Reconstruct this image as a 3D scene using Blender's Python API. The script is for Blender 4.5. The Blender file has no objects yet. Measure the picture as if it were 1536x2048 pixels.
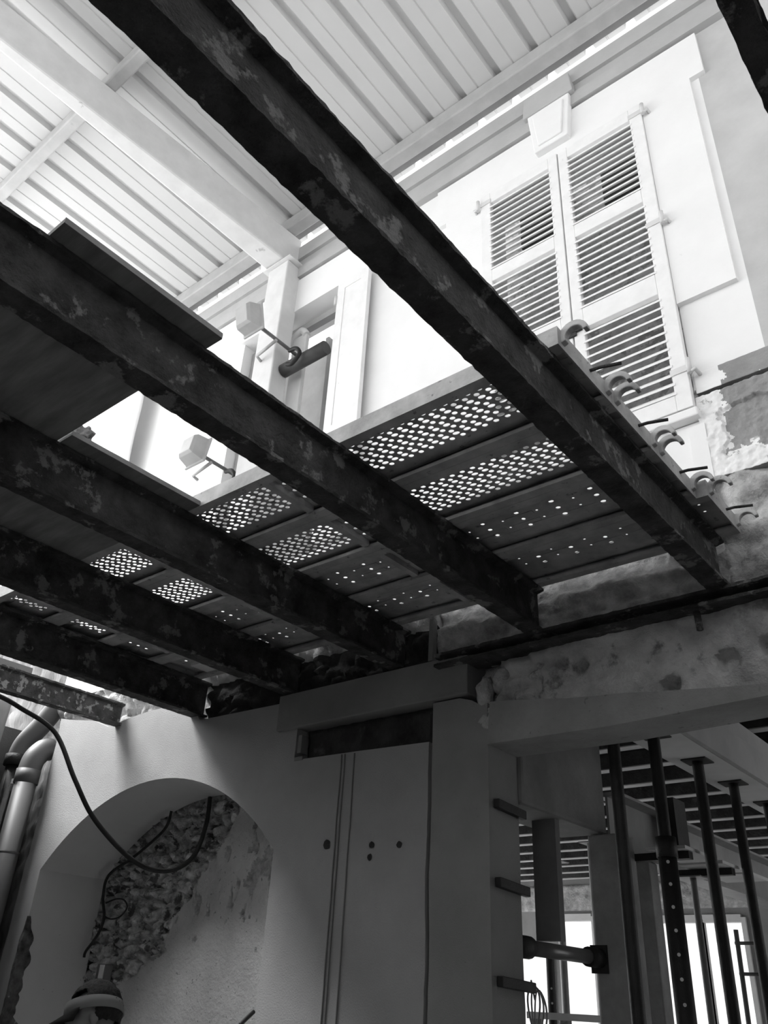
import bpy, bmesh, math, random
from mathutils import Vector, Matrix, noise
random.seed(7)
C = bpy.context.scene.collection
S = bpy.context.scene

# ------------------------------------------------------------------ camera, sky, exposure
R = ((0.77359312, -0.29048315, -0.56318134),     # rows: world x, y, z of the camera's right / down / forward axes
     (0.6318219, 0.42163557, 0.65040337),
     (0.04852607, -0.85897787, 0.50970799))
F = 1650.0
EYE = 1.65
cd = bpy.data.cameras.new('camera'); cam = bpy.data.objects.new('camera', cd); C.objects.link(cam)
cd.sensor_fit = 'VERTICAL'; cd.sensor_height = 36.0; cd.lens = F / 2048.0 * 36.0
cd.clip_start = 0.02; cd.clip_end = 200
M = Matrix(((R[0][0], -R[0][1], -R[0][2], 0), (R[1][0], -R[1][1], -R[1][2], 0), (R[2][0], -R[2][1], -R[2][2], EYE), (0, 0, 0, 1)))
cam.matrix_world = M
S.camera = cam

w = bpy.data.worlds.new('overcast_sky'); S.world = w; w.use_nodes = True
nt = w.node_tree; bg = nt.nodes['Background']
SKY, GLOW, GDIR = 0.75, 1.6, Vector((-0.90, -0.35, 0.22)).normalized()
tc = nt.nodes.new('ShaderNodeTexCoord'); dt = nt.nodes.new('ShaderNodeVectorMath'); dt.operation = 'DOT_PRODUCT'
nt.links.new(tc.outputs['Generated'], dt.inputs[0]); dt.inputs[1].default_value = GDIR
mr = nt.nodes.new('ShaderNodeMapRange'); mr.interpolation_type = 'SMOOTHSTEP'      # hazy glow round the veiled sun
mr.inputs[1].default_value = 0.1; mr.inputs[2].default_value = 1.0; mr.inputs[3].default_value = SKY; mr.inputs[4].default_value = SKY + GLOW
nt.links.new(dt.outputs['Value'], mr.inputs[0]); nt.links.new(mr.outputs[0], bg.inputs[1]); bg.inputs[0].default_value = (1, 1, 1, 1)
S.view_settings.view_transform = 'Standard'; S.view_settings.look = 'None'
S.view_settings.gamma = 1.0; S.view_settings.exposure = 0.70; S.view_settings.use_curve_mapping = False

sd = bpy.data.lights.new('hazy_sun', 'SUN'); sun = bpy.data.objects.new('hazy_sun', sd); C.objects.link(sun)
sd.energy = 9.0; sd.angle = math.radians(34)
sun.rotation_euler = Vector((0.48, 0.27, -0.83)).to_track_quat('-Z', 'Y').to_euler()


def ray(px, py):
    c = (px - 768, py - 1024, F)
    return Vector([sum(R[i][j] * c[j] for j in range(3)) for i in range(3)])
def onY(px, py, y): d = ray(px, py); return d * (y / d.y) + Vector((0, 0, EYE))
def onZ(px, py, z): d = ray(px, py); return d * ((z - EYE) / d.z) + Vector((0, 0, EYE))

# ------------------------------------------------------------------ materials
def mat(name, base, var=0.15, scale=4.0, rough=0.85, bump=0.0, bscale=60.0, patch=None, metal=0.0, stretch=None, speck=None, spec=0.3):
    m = bpy.data.materials.new(name); m.use_nodes = True
    nt = m.node_tree; N = nt.nodes; L = nt.links
    b = N['Principled BSDF']; b.inputs['Roughness'].default_value = rough; b.inputs['Metallic'].default_value = metal
    b.inputs['Specular IOR Level'].default_value = spec
    geo = N.new('ShaderNodeNewGeometry'); pos = geo.outputs['Position']
    if stretch:
        mp = N.new('ShaderNodeMapping'); mp.inputs['Scale'].default_value = stretch
        L.new(pos, mp.inputs[0]); pos = mp.outputs[0]
    def nz(sc, det=6, rg=0.6):
        n = N.new('ShaderNodeTexNoise'); n.inputs['Scale'].default_value = sc; n.inputs['Detail'].default_value = det
        n.inputs['Roughness'].default_value = rg; L.new(pos, n.inputs['Vector']); return n.outputs['Fac']
    mr = N.new('ShaderNodeMapRange'); L.new(nz(scale), mr.inputs[0])
    mr.inputs[1].default_value = 0.3; mr.inputs[2].default_value = 0.7
    mr.inputs[3].default_value = base * (1 - var); mr.inputs[4].default_value = base * (1 + var)
    val = mr.outputs[0]
    def layer(val, thr, width, colour, sc, det):
        r = N.new('ShaderNodeMapRange'); L.new(nz(sc, det, 0.65), r.inputs[0])
        r.inputs[1].default_value = thr; r.inputs[2].default_value = thr + width
        mx = N.new('ShaderNodeMix'); L.new(r.outputs[0], mx.inputs['Factor'])
        L.new(val, mx.inputs['A']); mx.inputs['B'].default_value = colour
        return mx.outputs['Result']
    if patch: val = layer(val, patch[0], patch[1], patch[2], patch[3], 8)
    if speck: val = layer(val, speck[0], speck[1], speck[2], speck[3], 2)
    cc = N.new('ShaderNodeCombineColor')
    for i in range(3): L.new(val, cc.inputs[i])
    L.new(cc.outputs[0], b.inputs['Base Color'])
    if bump:
        bp = N.new('ShaderNodeBump'); bp.inputs['Strength'].default_value = bump; bp.inputs['Distance'].default_value = 0.02
        L.new(nz(bscale, 6), bp.inputs['Height']); L.new(bp.outputs[0], b.inputs['Normal'])
    return m

RUST = mat('rusted_steel', 0.052, 0.7, 9, 0.75, 1.0, 55, patch=(0.565, 0.05, 0.20, 8), spec=0.35)
RUST2 = mat('scaly_painted_steel', 0.075, 0.5, 12, 0.75, 0.6, 60, patch=(0.55, 0.05, 0.36, 13), spec=0.35)
PROPM = mat('dark_prop_steel', 0.022, 0.3, 10, 0.55, 0.2, 80)
GALV = mat('galvanised_steel', 0.40, 0.3, 7, 0.6, 0.15, 60, metal=0.0, patch=(0.62, 0.05, 0.18, 20))
PLAST = mat('lower_plaster', 0.25, 0.12, 2.5, 0.95, 0.35, 140, speck=(0.70, 0.03, 0.2, 55))
PLAST2 = mat('pale_plaster', 0.33, 0.10, 2.0, 0.95, 0.25, 110, speck=(0.72, 0.03, 0.3, 40))
FACADE = mat('white_facade_paint', 0.84, 0.04, 2.0, 0.9, 0.08, 60, patch=(0.72, 0.05, 0.70, 5))
PEEL = mat('peeling_facade_paint', 0.80, 0.08, 4.0, 0.9, 0.25, 50, patch=(0.60, 0.02, 0.45, 7))
SHUT = mat('white_shutter_paint', 0.82, 0.05, 9.0, 0.6, 0.05, 50, patch=(0.70, 0.02, 0.5, 16))
ROOFM = mat('white_roof_sheet', 0.56, 0.03, 1.5, 0.5, 0.0)
WSTEEL = mat('white_painted_steel', 0.66, 0.08, 5, 0.6, 0.05, 30, patch=(0.68, 0.05, 0.45, 7))
STONE = mat('rubble_stone', 0.42, 0.5, 9, 0.95, 0.8, 40, patch=(0.58, 0.08, 0.42, 5))
MORTAR = mat('grey_render', 0.30, 0.15, 6, 0.95, 0.5, 45)
CONC = mat('concrete', 0.28, 0.2, 4, 0.92, 0.35, 50, speck=(0.68, 0.04, 0.2, 18))
ROUGHP = mat('rough_old_plaster', 0.45, 0.45, 4, 0.95, 0.9, 30, patch=(0.57, 0.1, 0.16, 6))
NICHE = mat('niche_stone', 0.46, 0.6, 14, 0.95, 1.0, 45, patch=(0.54, 0.06, 0.10, 8))
PLY = mat('dark_plywood', 0.2, 0.3, 3, 0.8, 0.15, 40, stretch=(1, 6, 1))
PLYEDGE = mat('plywood_edge', 0.22, 0.2, 8, 0.8, 0.1, 60)
TIMB = mat('grey_timber', 0.22, 0.12, 3, 0.9, 0.2, 60)
DTIMB = mat('dark_old_timber', 0.045, 0.6, 6, 0.9, 0.7, 40, patch=(0.62, 0.1, 0.12, 5))
VOID = mat('void_shade', 0.035, 0.5, 7, 0.95, 0.8, 30)  # near-black tone standing in for shade in cracks, pockets and holes
PVC = mat('grey_pvc', 0.13, 0.06, 3, 0.5, 0.0)
RUBBER = mat('black_cable_rubber', 0.018, 0.2, 10, 0.6)
FABRIC = mat('tarpaulin', 0.24, 0.1, 3, 0.8, 0.1, 20)
WFAB = mat('white_sheeting', 0.82, 0.05, 3, 0.7)
LAMPM = mat('grey_lamp_housing', 0.42, 0.1, 6, 0.6)
SKIN = mat('skin', 0.26, 0.05, 10, 0.6); DARKWALL = mat('dark_wall', 0.10, 0.2, 2, 0.95, 0.3, 30); CORNICE = mat('grey_cornice_stone', 0.44, 0.08, 3, 0.9, 0.1, 40); SHADED = mat('shaded_facade_paint', 0.52, 0.10, 3, 0.9, 0.15, 40); PURL = mat('primed_purlin_steel', 0.42, 0.1, 6, 0.6, 0.05, 30, patch=(0.66, 0.05, 0.36, 7))
HAIR = mat('dark_hair', 0.03, 0.4, 60, 0.6, 0.8, 150)
CAPM = mat('cap_fabric', 0.26, 0.05, 10, 0.9); CAPD = mat('dark_cap_fabric', 0.018, 0.1, 10, 0.9); CLOTH = mat('work_jacket', 0.1, 0.1, 8, 0.9)
FLOORM = mat('dusty_floor', 0.62, 0.25, 2, 0.95, 0.4, 30)
GREYIN = mat('attic_plaster', 0.38, 0.2, 3, 0.95, 0.3, 30)
STONEGREY = mat('blocked_window_masonry', 0.7, 0.3, 9, 0.95, 0.5, 30, patch=(0.55, 0.03, 0.42, 8))
PAINTB = mat('pale_board', 0.62, 0.1, 3, 0.8)

# ------------------------------------------------------------------ builders
def box(bm, x0, x1, y0, y1, z0, z1, mi=0):
    v = [bm.verts.new(p) for p in ((x0, y0, z0), (x1, y0, z0), (x1, y1, z0), (x0, y1, z0), (x0, y0, z1), (x1, y0, z1), (x1, y1, z1), (x0, y1, z1))]
    for f in ((0, 3, 2, 1), (4, 5, 6, 7), (0, 1, 5, 4), (1, 2, 6, 5), (2, 3, 7, 6), (3, 0, 4, 7)):
        bm.faces.new([v[i] for i in f]).material_index = mi
    return v
def bx(*a):
    bm = bmesh.new(); box(bm, *a); return bm
def tube(bm, pts, r, n=10, mi=0, caps=True):
    pts = [Vector(p) for p in pts]; rings = []; up = None
    rr = r if isinstance(r, (list, tuple)) else [r] * len(pts)
    for i, p in enumerate(pts):
        t = (pts[min(i + 1, len(pts) - 1)] - pts[max(i - 1, 0)]).normalized()
        if up is None:
            up = Vector((0, 0, 1)) if abs(t.z) < 0.9 else Vector((1, 0, 0))
        a = t.cross(up).normalized(); up = a.cross(t).normalized()
        rings.append([bm.verts.new(p + (a * math.cos(2 * math.pi * k / n) + up * math.sin(2 * math.pi * k / n)) * rr[i]) for k in range(n)])
    for A, B in zip(rings, rings[1:]):
        for k in range(n):
            f = bm.faces.new((A[k], B[k], B[(k + 1) % n], A[(k + 1) % n])); f.smooth = True; f.material_index = mi
    if caps:
        bm.faces.new(rings[0]).material_index = mi; bm.faces.new(rings[-1][::-1]).material_index = mi
def spline(pts, n=8):
    pts = [Vector(p) for p in pts]; out = []
    P = [pts[0]] + pts + [pts[-1]]
    for i in range(1, len(P) - 2):
        a, b, c, d = P[i - 1], P[i], P[i + 1], P[i + 2]
        for k in range(n):
            t = k / n
            out.append(0.5 * ((2 * b) + (c - a) * t + (2 * a - 5 * b + 4 * c - d) * t * t + (3 * b - a - 3 * c + d) * t ** 3))
    out.append(pts[-1]); return out
def prism_xz(bm, outline, y0, y1, mi=0):
    a = [bm.verts.new((x, y0, z)) for x, z in outline]; b = [bm.verts.new((x, y1, z)) for x, z in outline]
    fs = [bm.faces.new(a), bm.faces.new(b[::-1])]
    n = len(a)
    for i in range(n):
        fs.append(bm.faces.new((a[i], b[i], b[(i + 1) % n], a[(i + 1) % n])))
    for f in fs: f.material_index = mi
def tree_base(o):
    return o
def obj(name, bm, mats, parent=None, smooth=False, bevel=0):
    bmesh.ops.recalc_face_normals(bm, faces=bm.faces[:])
    xs = [v.co for v in bm.verts]
    if parent is None:
        org = Vector(((min(v.x for v in xs) + max(v.x for v in xs)) / 2, (min(v.y for v in xs) + max(v.y for v in xs)) / 2, min(v.z for v in xs)))
    else:
        org = Vector(parent['_o'])
    me = bpy.data.meshes.new(name)
    bmesh.ops.translate(bm, vec=-org, verts=bm.verts[:])
    bm.to_mesh(me); bm.free()
    for m in (mats if isinstance(mats, (list, tuple)) else [mats]): me.materials.append(m)
    if smooth:
        for p in me.polygons: p.use_smooth = True
    o = bpy.data.objects.new(name, me); C.objects.link(o)
    o['_o'] = tuple(org)
    if parent is None: o.location = org
    else: o.parent = parent
    if bevel:
        b = o.modifiers.new('bevel', 'BEVEL'); b.width = bevel; b.segments = 2; b.limit_method = 'ANGLE'
    return o
def tag(o, label, cat, group=None, kind=None):
    if label: o['label'] = label
    if cat: o['category'] = cat
    if group: o['group'] = group
    if kind: o['kind'] = kind
    return o
def empty(name, loc, label, cat, group=None):
    o = bpy.data.objects.new(name, None); C.objects.link(o); o.location = loc; o.empty_display_size = 0.1
    o['_o'] = tuple(loc); return tag(o, label, cat, group)
def struct(name, bm, m, label=None, **k):
    o = obj(name, bm, m, **k); o['kind'] = 'structure'
    if label: o['label'] = label; o['category'] = name.split('_')[0]
    return o
def copy_tree(o, parent=None):
    c = o.copy(); C.objects.link(c)
    if parent: c.parent = parent
    for ch in list(o.children): copy_tree(ch, c)
    return c
def nz(x, y, z=0.0): return noise.noise(Vector((x, y, z)))
def fbm(x, y, z=0.0, o=4):
    s = 0; a = 1
    for i in range(o): s += a * nz(x, y, z + i * 7); x *= 2.1; y *= 2.1; a *= 0.5
    return s
def stone(x, z, s=0.16, seed=0.0):
    wx = x + 0.05 * nz(x * 5, z * 5, seed); wz = z + 0.05 * nz(x * 5, z * 5, seed + 9)
    d, _ = noise.voronoi(Vector((wx / s, seed, wz / s * 1.5)))
    return min(1.0, (d[1] - d[0]) * 2.6)
def grid_panel(x0, x1, z0, z1, y, depth, cell, f, mi=None, keep=None):
    """relief wall panel facing -Y: front surface at y - f(x,z), closed box behind it"""
    bm = bmesh.new(); nx = max(1, round((x1 - x0) / cell)); nzv = max(1, round((z1 - z0) / cell))
    X = [x0 + (x1 - x0) * i / nx for i in range(nx + 1)]; Z = [z0 + (z1 - z0) * j / nzv for j in range(nzv + 1)]
    g = [[bm.verts.new((X[i], y - f(X[i], Z[j]), Z[j])) for j in range(nzv + 1)] for i in range(nx + 1)]
    for i in range(nx):
        for j in range(nzv):
            fc = bm.faces.new((g[i][j], g[i + 1][j], g[i + 1][j + 1], g[i][j + 1])); fc.smooth = True
            if mi: fc.material_index = mi((X[i] + X[i + 1]) / 2, (Z[j] + Z[j + 1]) / 2)
    rim = [g[i][0] for i in range(nx + 1)] + [g[nx][j] for j in range(1, nzv + 1)] + [g[i][nzv] for i in range(nx - 1, -1, -1)] + [g[0][j] for j in range(nzv - 1, 0, -1)]
    back = [bm.verts.new((v.co.x, y + depth, v.co.z)) for v in rim]
    n = len(rim)
    for i in range(n): bm.faces.new((rim[i], back[i], back[(i + 1) % n], rim[(i + 1) % n]))
    bm.faces.new(back)
    return bm
def ibeam(axis, c, z0, z1, wd, a0, a1, tf=0.018, tw=0.016, n=80, jit=0.004, seed=0.0):
    """rolled I section along axis 'x' or 'y', centred at c on the other one; edges nibbled by rust"""
    bm = bmesh.new(); h = wd / 2; t = tw / 2
    prof = [(-h, z0), (h, z0), (h, z0 + tf * .8), (t, z0 + tf * 1.3), (t, z1 - tf * 1.3), (h, z1 - tf * .8), (h, z1), (-h, z1), (-h, z1 - tf * .8), (-t, z1 - tf * 1.3), (-t, z0 + tf * 1.3), (-h, z0 + tf * .8)]
    rings = []
    for i in range(n + 1):
        a = a0 + (a1 - a0) * i / n; ring = []
        for k, (p, z) in enumerate(prof):
            j = jit * (1.0 if abs(p) > t else 0.5)
            dp = j * (0.5 * nz(a * 9, k * 3.1, seed) + nz(a * 38, k * 2.3, seed + 3)); dz = j * 0.8 * nz(a * 30, k * 5.7, seed + 11)
            q = (c + p + dp, a, z + dz) if axis == 'y' else (a, c + p + dp, z + dz)
            ring.append(bm.verts.new(q))
        rings.append(ring)
    m = len(prof)
    for A, B in zip(rings, rings[1:]):
        for k in range(m): bm.faces.new((A[k], A[(k + 1) % m], B[(k + 1) % m], B[k]))
    bm.faces.new(rings[0]); bm.faces.new(rings[-1][::-1])
    return bm

# ------------------------------------------------------------------ structure: lower wall with the arch
YW = 3.6
def arch_pts(xc, zs, half, rise, n=28):
    rad = (half * half + rise * rise) / (2 * rise); zc = zs + rise - rad; a0 = math.asin(half / rad)
    return [(xc + rad * math.sin(a), zc + rad * math.cos(a)) for a in [a0 - 2 * a0 * i / n for i in range(n + 1)]]
left = [(-6.62 + 0.03 * nz(z * 3, 1.5) + 0.012 * nz(z * 14, 4), z) for z in [i * 0.06 for i in range(0, 61)]]
top = [(-6.5, 3.57), (-6.1, 3.5), (-5.89, 3.42), (-5.75, 3.435), (-5.61, 3.45), (-5.36, 3.465), (-5.17, 3.463), (-5.05, 3.46), (-4.9, 3.42), (-4.8, 3.37), (-4.73, 3.30), (-4.3, 3.292), (-3.9, 3.285), (-3.73, 3.283)]
crack = [(-2.702 + 0.012 * nz(z * 2.5, 3) + 0.004 * nz(z * 12, 8), z) for z in [2.85 - i * 0.05 for i in range(0, 57)]]
outline = left + top + [(-3.735, 2.9), (-3.2, 2.89), (-2.70, 2.875)] + crack + [(-2.702, 0), (-3.83, 0)] + [(x, z) for x, z in arch_pts(-5.11, 2.39, 1.28, 0.54)] + [(-6.39, 0)]
bm = bmesh.new(); prism_xz(bm, outline, YW, 4.18)
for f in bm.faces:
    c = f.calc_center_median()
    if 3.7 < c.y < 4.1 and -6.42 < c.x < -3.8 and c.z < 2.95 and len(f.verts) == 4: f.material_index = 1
REVEAL = mat('bounce_lit_reveal', 0.52, 0.06, 2, 0.95, 0.1, 90, speck=(0.74, 0.03, 0.3, 30))  # lighter tone puts bounced light into the arch reveal's colour
struct('wall_arch', bm, [PLAST2, REVEAL], 'pale plastered wall pierced by a wide low arch')

colr = [(-2.678 + 0.010 * nz(z * 2.5, 3) + 0.003 * nz(z * 12, 8), z) for z in [i * 0.05 for i in range(0, 62)]]
bm = bmesh.new()
prism_xz(bm, colr + [(-2.678, 3.085), (-2.5, 3.085), (-2.42, 3.06), (-2.36, 3.02), (-2.322, 3.03)] + [(-2.322 + 0.006 * nz(z * 4, 12), z) for z in [2.95 - i * 0.1 for i in range(0, 29)]] + [(-2.322, 0)], YW, 3.88)
struct('wall_pier', bm, PLAST, 'plastered pier between the arch wall and the wide doorway')
struct('wall_pier_core', bx(-2.74, -2.64, 3.66, 3.86, 0, 3.05), VOID)  # dark backing so the crack reads as shaded

# niche behind the arch: rubble showing where the plaster has fallen
def edge_x(z):      # right-hand limit of the exposed rubble on the niche's back wall
    pts = [(0.0, -6.6), (1.62, -6.05), (1.8, -5.62), (2.05, -5.42), (2.47, -5.12), (2.75, -4.85), (3.2, -4.6)]
    for (za, xa), (zb, xb) in zip(pts, pts[1:]):
        if za <= z <= zb: return xa + (xb - xa) * (z - za) / (zb - za)
    return pts[-1][1]
def rub(x, z):
    return edge_x(z) + 0.10 * fbm(x * 4, z * 4, 2.0) + 0.04 * nz(x * 16, z * 16) - x     # >0 inside the rubble
def scar(x, z):     # smaller scars in the plaster to the right
    return fbm(x * 7, z * 4, 31) - 0.22 - 1.2 * max(0, abs(x + 4.75) - 0.35) - 0.8 * max(0, 2.2 - z)
def f_niche(x, z):
    d = rub(x, z)
    if d > 0:
        k = min(1, d / 0.03)
        return -0.05 * k + k * (0.075 * stone(x, z, 0.12, 1.0) + 0.035 * fbm(x * 16, z * 16, 5))
    k = max(0, min(1, scar(x, z) * 6))
    return 0.004 * fbm(x * 5, z * 5, 6) - 0.02 * k + k * 0.015 * fbm(x * 20, z * 20, 8)
bm = grid_panel(-6.6, -3.6, 0.9, 3.1, 4.19, 0.2, 0.0105, f_niche, lambda x, z: 1 if rub(x, z) > 0 else (2 if scar(x, z) > 0 else 0))
NPL = mat('niche_plaster', 0.48, 0.14, 3, 0.95, 0.6, 40, speck=(0.68, 0.03, 0.25, 30)); NSC = mat('niche_scar', 0.40, 0.4, 14, 0.95, 0.9, 45)  # niche plaster lightened to carry bounced light
struct('wall_niche_foot', bx(-6.6, -3.6, 4.19, 4.39, 0, 0.9), PLAST)
struct('wall_niche', bm, [NPL, NICHE, NSC], 'niche back wall of bare rubble and patchy plaster inside the arch')
# broken plaster corner on the arch's left jamb
def f_jamb(x, z): return 0.012 + 0.02 * fbm(x * 12, z * 9, 3)
# stone band behind the beams' bearing ends
bm = grid_panel(-6.75, -2.69, 3.2, 3.77, 3.70, 0.3, 0.022, lambda x, z: 0.05 * stone(x, z, 0.13, 4.0) + 0.06 * max(0, min(1, (z - 3.56) * 12)) + 0.015 * fbm(x * 12, z * 12), lambda x, z: 0 if x < -4.75 or z > 3.57 else 1)
struct('wall_bearing', bm, [ROUGHP, VOID])
# right: rough wall over the doorway, lintel band, steel bearer, stonework up to the facade
lint = [(-2.32, 2.81), (-1.65, 2.805), (-0.93, 2.83), (1.5, 2.84), (1.5, 2.88)] + [(x, 2.885 + 0.016 * nz(x * 3, 2) + max(0, (-1.0 - x)) * 0.11) for x in [1.0 - i * 0.15 for i in range(0, 23)]]
bm = bmesh.new(); prism_xz(bm, lint, YW - 0.012, 3.88)
struct('wall_lintel', bm, CONC, 'concrete lintel band over the wide doorway')
holes = ((-1.78, 3.14, .035), (-1.88, 3.165, .022), (-1.34, 2.95, .045), (-1.07, 3.02, .045), (-2.12, 2.98, .03), (-0.88, 3.05, .04))
def f_over(x, z):
    v = 0.022 * fbm(x * 4, z * 5, 4) + 0.010 * fbm(x * 18, z * 18, 2)
    if x < -2.0: v += 0.035 * stone(x, z, 0.15, 7) - 0.03
    for hx, hz, r in holes:
        d = math.hypot(x - hx, z - hz) + 0.012 * nz(x * 30, z * 30)
        if d < r: v -= 0.09
    if x < -2.27 and 3.05 < z: v -= 0.1
    return v
bm = grid_panel(-2.42, 1.5, 2.88, 3.275, YW + 0.012, 0.25, 0.018, f_over)
struct('wall_overdoor', bm, ROUGHP, 'rough stained old plaster over the doorway')
def f_web(x, z): return 0.03 * fbm(x * 3, z * 5, 8) + 0.02 * stone(x, z, 0.2, 5) + 0.01 * fbm(x * 20, z * 20, 1) - 0.02 - (0.035 + 0.02 * nz(x * 9, 4)) * min(1, max(0, (z - 3.53 - 0.02 * nz(x * 6, 3)) * 25)) + 0.05 * max(0, nz(x * 7, z * 12, 9)) * (z > 3.5)
bm = grid_panel(-2.68, -0.98, 3.34, 3.76, YW + 0.03, 0.25, 0.016, f_web)
struct('wall_beamfill', bm, STONE, 'stained masonry packed over the bearer beam')
def f_right(x, z): return 0.05 * stone(x, z, 0.30, 15) + 0.02 * fbm(x * 8, z * 9, 4) + 0.008 * fbm(x * 30, z * 30, 6) - 0.02
bm = grid_panel(-1.0, 1.5, 3.34, 3.93, YW + 0.02, 0.25, 0.02, f_right)
struct('wall_stonework', bm, STONE, 'rough stone courses under the grey render patch at the right')
# grey render patch with a flaked rim
def f_patch(x, z):
    e = min(x + 0.99 + 0.05 * fbm(x * 9, z * 9, 3), 4.43 - z + 0.03 * fbm(x * 9, z * 9, 5), z - 3.95 + 0.05 * fbm(x * 7, z * 9, 9))
    return (0.0 if e > 0.10 else 0.02) + 0.010 * fbm(x * 25, z * 25, 1)
def mi_patch(x, z):
    e = min(x + 0.97 + 0.07 * fbm(x * 9, z * 9, 3), z - 3.98 + 0.06 * fbm(x * 7, z * 9, 9))
    return 0 if e > 0.10 else 1
bm = grid_panel(-1.0, 0.4, 3.93, 4.44, YW + 0.005, 0.25, 0.0065, f_patch, mi_patch)
struct('wall_render', bm, [MORTAR, PEEL], 'grey render patch with a flaking pale rim beside the shutter foot')

# ------------------------------------------------------------------ facade
WINS = [(-2.28, -1.0, 4.36, 6.95), (-4.98, -3.72, 4.36, 6.95)]
bm = bmesh.new()
Z0, Z1 = 3.76, 7.78
box(bm, -10, -6.72, YW, 3.9, 5.2, Z1); box(bm, -6.72, -4.98, YW, 3.9, Z0, Z1)
box(bm, -3.72, -2.28, YW, 3.9, Z0, Z1)
box(bm, -1.0, -0.62, YW, 3.9, 4.50, Z1)
box(bm, -4.98, -3.72, YW, 3.9, Z0, 4.36); box(bm, -4.98, -3.72, YW, 3.9, 6.95, Z1)
box(bm, -2.28, -1.0, YW, 3.9, 6.95, Z1); box(bm, -2.28, -0.995, YW, 3.9, 3.76, 4.30)
struct('wall_facade', bm, FACADE, 'white upper facade with shuttered windows')
bm = grid_panel(-0.99, 0.5, 4.47, 4.60, YW - 0.006, 0.1, 0.0065, lambda x, z: 0.004 * fbm(x * 15, z * 15), lambda x, z: 1 if fbm(x * 5, z * 7, 2) + (0.5 if x < -0.86 else -0.25) > 0 else 0)
struct('wall_band', bm, [MORTAR, FACADE])
struct('wall_shaded', bx(-0.62, 1.5, YW, 3.9, 4.50, 7.78), SHADED, 'facade paint right of the window surround, greyed to hold its shade')  # greyer paint carries the roof and wall shading
# raised window surrounds
for k, (a, b, c, d) in enumerate(WINS):
    bm = bmesh.new(); y0, y1 = YW - 0.035, YW
    if k == 0:
        box(bm, a - 0.33, a, y0, y1, 5.10, 6.92); box(bm, b, b + 0.33, y0, y1, 5.10, 6.92)
        box(bm, a - 0.42, b + 0.425, y0, y1, 6.95, 7.345); box(bm, a - 0.42, a, y0, y1, 6.92, 6.95); box(bm, b, b + 0.425, y0, y1, 6.92, 6.95)
    else:
        box(bm, a - 0.42, b + 0.42, y0, y1, 6.95, 7.345)
    struct('trim_%d' % (k + 1), bm, FACADE)
# keystone
bm = bmesh.new()
prism_xz(bm, [(-1.785, 7.03), (-1.515, 7.03), (-1.475, 7.48), (-1.825, 7.48)], YW - 0.09, YW - 0.03)
prism_xz(bm, [(-1.745, 7.07), (-1.555, 7.07), (-1.52, 7.43), (-1.78, 7.43)], YW - 0.105, YW - 0.085)
struct('trim_3', bm, FACADE, bevel=0.008)
bm = bmesh.new(); prism_xz(bm, [(-1.86, 7.48), (-1.44, 7.48), (-1.46, 7.70), (-1.84, 7.70)], YW - 0.10, YW - 0.03)
struct('trim_10', bm, CORNICE, bevel=0.008)
# cornice
bm = bmesh.new()
box(bm, -10, 1.5, YW - 0.055, YW, 7.37, 7.50); box(bm, -10, 1.5, YW - 0.025, YW, 7.50, 7.62); box(bm, -10, 1.5, YW - 0.055, YW, 7.62, 7.785)
struct('trim_4', bm, CORNICE)
# shuttered window sill
bm = bmesh.new(); box(bm, -2.36, -0.985, YW - 0.06, YW + 0.1, 4.305, 4.36)
struct('trim_5', bm, FACADE, bevel=0.008)
bm = bmesh.new(); box(bm, -1.06, -0.975, YW - 0.02, YW, 3.9, 4.27); struct('trim_6', bm, FACADE)
# attic behind the windows
struct('wall_attic', bx(-10, 1.5, 5.6, 5.7, 3.6, 7.8), GREYIN)
bm = bmesh.new(); box(bm, -2.4, -0.9, 4.05, 4.2, 3.6, 7.5)
struct('wall_infill', bm, STONEGREY)
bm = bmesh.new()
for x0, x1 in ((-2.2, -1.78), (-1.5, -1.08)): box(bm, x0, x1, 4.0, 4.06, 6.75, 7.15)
struct('trim_7', bm, DARKWALL)

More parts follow.
